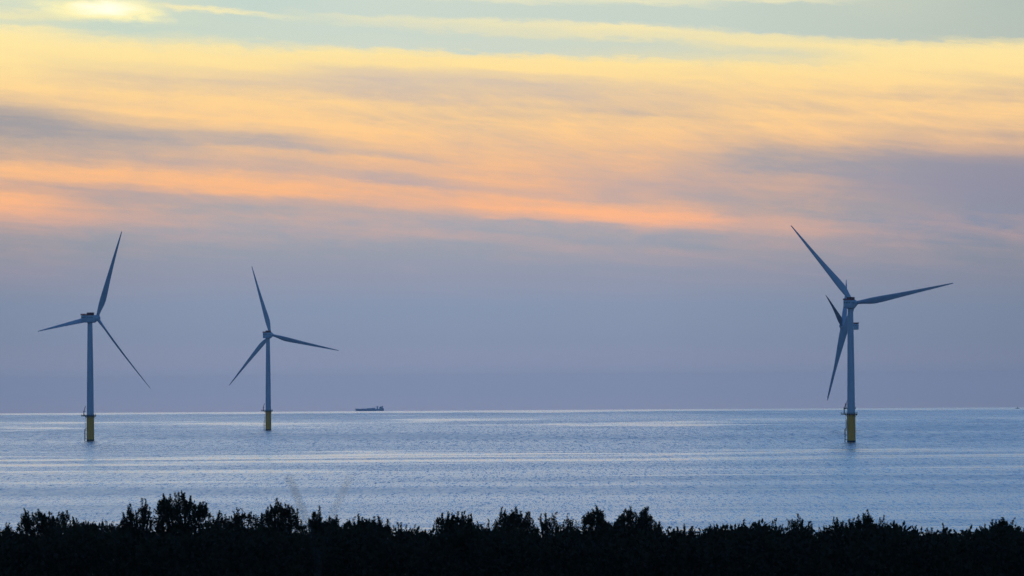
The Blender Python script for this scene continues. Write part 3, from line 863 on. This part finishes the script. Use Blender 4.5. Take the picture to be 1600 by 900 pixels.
TREES = [
    ([(-70, 835), (-55, 822), (-35, 828), (-15, 824), (0, 826), (14, 822), (28, 832)], 'low shrubby tree cut by the left edge', 262, {}),
    ([(24, 840), (34, 803), (40, 799), (52, 806), (60, 795), (70, 802), (80, 801), (90, 810), (97, 801), (104, 798), (108, 826)], 'bushy flat-topped tree near the left edge', 266, {}),
    ([(104, 832), (114, 809), (122, 815), (134, 813), (146, 815), (154, 828)], 'low ragged tree right of the flat-topped one near the left edge', 272, {'dens': .75}),
    ([(152, 840), (160, 816), (165, 812), (171, 822), (177, 815), (182, 822), (190, 834)], 'sparse see-through sapling in the gap left of the spiky twin-topped tree', 280, {'dens': .45, 'solid': 60}),
    ([(184, 832), (192, 800), (197, 812), (203, 787), (208, 802), (216, 800), (222, 778), (230, 789), (236, 800), (240, 826)], 'spiky twin-topped tree left of the tallest tree', 264, {}),
    ([(242, 828), (247, 790), (250, 782), (255, 775), (261, 782), (266, 772), (273, 770), (279, 768), (285, 770), (291, 782), (298, 774), (304, 788), (313, 784), (318, 784), (324, 794), (329, 812)], 'tallest tree, its broad crown rising above all others', 268, {'dens': 1.15}),
    ([(324, 830), (332, 806), (340, 802), (347, 808), (352, 804), (358, 818)], 'narrow low tree touching the right foot of the tallest tree', 274, {'dens': .8}),
    ([(352, 830), (358, 810), (366, 804), (377, 795), (383, 802), (392, 799), (400, 804), (408, 826)], 'loose airy tree left of the rounded tree with a pointed peak', 272, {'dens': .7}),
    ([(398, 830), (408, 806), (416, 796), (425, 792), (434, 783), (441, 791), (450, 788), (457, 790), (464, 802), (470, 812), (476, 832)], 'rounded tree with a pointed peak beside the pale dry stalks', 262, {'dens': 1.1}),
    ([(474, 838), (482, 810), (488, 803), (493, 808), (498, 797), (503, 808), (514, 806), (520, 812), (526, 804), (532, 826)], 'small tree with three thin spires between the pale dry stalks', 268, {}),
    ([(532, 832), (542, 811), (548, 814), (556, 807), (564, 812), (574, 810), (582, 824)], 'low hedge-like tree right of the three-spired one', 272, {}),
    ([(576, 832), (582, 812), (590, 806), (597, 812), (605, 810), (611, 826)], 'small tree with a double tip left of the wide bright gap', 266, {}),
    ([(606, 836), (614, 820), (621, 816), (628, 826), (636, 820), (642, 832), (649, 820), (654, 840)], 'ragged low tree with leaning tips at the left of the wide bright gap', 270, {'dens': .8, 'spiky': .8}),
    ([(648, 850), (655, 835), (663, 830), (672, 826), (679, 836)], 'lowest sparse bush in the wide bright gap', 282, {'dens': .5, 'solid': 50}),
    ([(676, 840), (684, 808), (691, 802), (700, 806), (709, 804), (716, 799), (722, 799), (729, 806), (737, 811), (742, 830)], 'broad twin-lobed tree at the right of the wide bright gap', 264, {'dens': 1.05}),
    ([(738, 832), (746, 820), (754, 822), (763, 818), (770, 828)], 'low link of bush between the twin-lobed and the four-tipped tree', 276, {'dens': .8}),
    ([(766, 832), (774, 812), (783, 800), (789, 796), (795, 802), (800, 797), (808, 795), (814, 803), (822, 801), (830, 808), (838, 822)], 'four-tipped wide tree in the middle of the shore', 266, {'dens': 1.05}),
    ([(836, 830), (843, 808), (851, 803), (857, 810), (862, 802), (870, 800), (875, 828)], 'airy tree with gaps right of the four-tipped one', 272, {'dens': .7}),
    ([(874, 842), (880, 816), (887, 803), (893, 815), (899, 812), (907, 826)], 'thin see-through sapling with one long tip left of the blunt tower-shaped tree', 278, {'dens': .45, 'solid': 55}),
    ([(906, 832), (912, 806), (918, 799), (925, 796), (931, 789), (937, 796), (942, 798), (946, 814), (953, 818), (958, 832)], 'dense blunt tower-shaped tree right of the middle', 262, {'dens': 1.25, 'spiky': .8}),
    ([(954, 834), (964, 812), (972, 802), (978, 797), (985, 791), (992, 800), (998, 808), (1005, 795), (1009, 792), (1013, 791), (1017, 808), (1024, 816), (1031, 816), (1040, 834)], 'pyramid-shaped tree with a forked right-hand peak', 266, {'dens': 1.15}),
    ([(1046, 840), (1052, 826), (1058, 823), (1064, 828), (1070, 823), (1077, 828), (1083, 822), (1088, 834)], 'small dense round-headed tree alone beside the bright gap', 264, {'dens': 1.2, 'spiky': .6}),
    ([(1084, 850), (1092, 835), (1099, 834), (1107, 826), (1113, 838), (1124, 842), (1132, 850)], 'lowest ragged bush at the bright water gap right of the round-headed tree', 278, {'dens': .6, 'solid': 45}),
    ([(1126, 848), (1138, 834), (1150, 826), (1157, 824), (1163, 811), (1169, 824), (1178, 816), (1187, 820), (1195, 815), (1202, 830)], 'slanting tree whose crown climbs to the right', 270, {'dens': .85}),
    ([(1198, 838), (1206, 818), (1211, 812), (1217, 822), (1223, 820), (1228, 834)], 'thin sparse tree left of the sharp-pointed one', 276, {'dens': .6}),
    ([(1224, 836), (1230, 812), (1237, 810), (1241, 814), (1246, 803), (1252, 816), (1259, 822), (1266, 814), (1272, 832)], 'sharp-pointed tree left of the nearest turbine', 268, {'dens': .85}),
    ([(1274, 842), (1281, 824), (1289, 826), (1296, 820), (1303, 808), (1309, 812), (1318, 814), (1324, 828)], 'square-shouldered tree just under the nearest turbine', 266, {}),
    ([(1318, 836), (1326, 812), (1335, 810), (1342, 812), (1350, 802), (1355, 797), (1360, 806), (1367, 818), (1374, 808), (1382, 805), (1384, 816), (1378, 832)], 'tree with a bent right-hand arm below the nearest turbine', 262, {'dens': .95}),
    ([(1378, 846), (1385, 828), (1392, 822), (1400, 821), (1408, 826), (1413, 840)], 'low arching dome-shaped bush right of the bent-armed tree', 270, {'dens': 1.0, 'spiky': .5}),
    ([(1408, 842), (1416, 828), (1425, 821), (1433, 828), (1440, 842)], 'small round bush between the dome and the low even hedge', 274, {'dens': .9, 'spiky': .6}),
    ([(1436, 840), (1446, 828), (1456, 824), (1464, 830), (1475, 825), (1486, 828), (1496, 838), (1504, 846)], 'low even hedge-like tree towards the right', 268, {'dens': .9, 'spiky': .7}),
    ([(1500, 850), (1508, 836), (1517, 832), (1526, 836), (1534, 832), (1544, 842)], 'very low bush in the dip left of the last bright tree', 274, {'dens': .85}),
    ([(1542, 846), (1549, 822), (1556, 815), (1562, 812), (1568, 808), (1574, 816), (1582, 812), (1588, 818), (1594, 822), (1598, 842)], 'feathery rounded tree close to the right edge', 266, {'dens': .7, 'solid': 40}),
    ([(1592, 846), (1602, 828), (1615, 818), (1630, 822), (1645, 812), (1660, 826), (1672, 840)], 'bush cut by the right edge', 268, {}),
]
for prof, label, D, kw in TREES:
    make_tree(prof, label, D, **kw)


# the undergrowth that closes the bottom of the view: one mass nobody could count
def build_thicket():
    Ps, Ds, Ls, Ws = [], [], [], []
    px = 268 / FPX
    n = 9000
    for _ in range(n):
        X = rng.uniform(-160, 1760)
        D = rng.uniform(250, 292)
        cut = 836 + 6 * math.sin(X * .031) + 4 * math.sin(X * .083 + 1) + rng.normal(0, 3)
        Yp = cut + rng.uniform(0, 1) ** 1.0 * (925 - cut)
        c = np.array(unproj(X, Yp, D))
        nl = 16
        q = rng.normal(0, .5, (nl, 3)) * np.array([1.2, 1.2, .8]) * 11 * px
        dirs = q / (np.linalg.norm(q, axis=1, keepdims=True) + 1e-6) * .7 + np.array([0, 0, .6]) + rng.normal(0, .4, (nl, 3))
        dirs /= np.linalg.norm(dirs, axis=1, keepdims=True)
        Ps.append(c + q); Ds.append(dirs)
        Ls.append(rng.uniform(5, 11, nl) * px); Ws.append(rng.uniform(3, 6, nl) * px)
    o = leaves_to_mesh('undergrowth', np.concatenate(Ps), np.concatenate(Ds), np.concatenate(Ls), np.concatenate(Ws), M_LEAF[0])
    tag(o, 'black mass of undergrowth beneath the shore trees', 'undergrowth', kind='stuff')


build_thicket()

# ----------------------------------------------------------------- dry stalks close to the camera, out of focus
M_STALK = principled('dry_grass_stalk', (0.055, 0.048, 0.038), 0.9, wear=0.5, scale=8.0)
D_ST = 24.0
bp = unproj(497, 888, D_ST)
gz = float(ground_z(bp.x, D_ST))
reed = empty('dry_reed', (bp.x, D_ST, gz))
tag(reed, 'blurred dry reed close to the camera, two thin stalks forking into a V', 'reed')
for pts, r in (([(497, 888), (490, 850), (478, 812), (466, 780), (457, 758), (449, 744)], .0048), ([(497, 888), (505, 850), (516, 812), (528, 785), (537, 766), (547, 746)], .0030)):
    bm = bmesh.new()
    w = [unproj(X, Y, D_ST) - Vector((bp.x, D_ST, gz)) for X, Y in pts]
    foot = Vector((0, 0, 0)) if r > .004 else Vector((.02, .01, 0))
    chain = [foot, foot.lerp(w[0], .5), *w]
    for i, (a, b) in enumerate(zip(chain, chain[1:])):
        tube(bm, a, b, r * (1.1 - .05 * i), r * (1.1 - .05 * (i + 1)), 7)
    # seed head: short bristles along the top
    for k in range(26):
        t = rng.uniform(0, 1)
        i = 4 + int(t * 3)
        a = chain[min(i, len(chain) - 2)]; b = chain[min(i + 1, len(chain) - 1)]
        q = a.lerp(b, rng.uniform(0, 1))
        e = q + (b - a).normalized() * .022 + Vector((rng.normal(0, .006), rng.normal(0, .006), 0))
        tube(bm, q, e, r * .35, r * .1, 4)
    link('stalk', bm, M_STALK, reed)

# ----------------------------------------------------------------- render settings
scene.view_settings.view_transform = 'Standard'
scene.view_settings.look = 'None'
scene.view_settings.exposure = 0.0
scene.view_settings.gamma = 1.0
scene.view_settings.use_curve_mapping = False
scene.render.engine = 'CYCLES'
scene.cycles.max_bounces = 6
scene.cycles.diffuse_bounces = 2
scene.cycles.glossy_bounces = 3
scene.cycles.volume_bounces = 1
scene.cycles.use_denoising = True
scene.cycles.denoising_prefilter = 'NONE'
scene.cycles.sample_clamp_indirect = 1.5
scene.cycles.sample_clamp_direct = 3.0
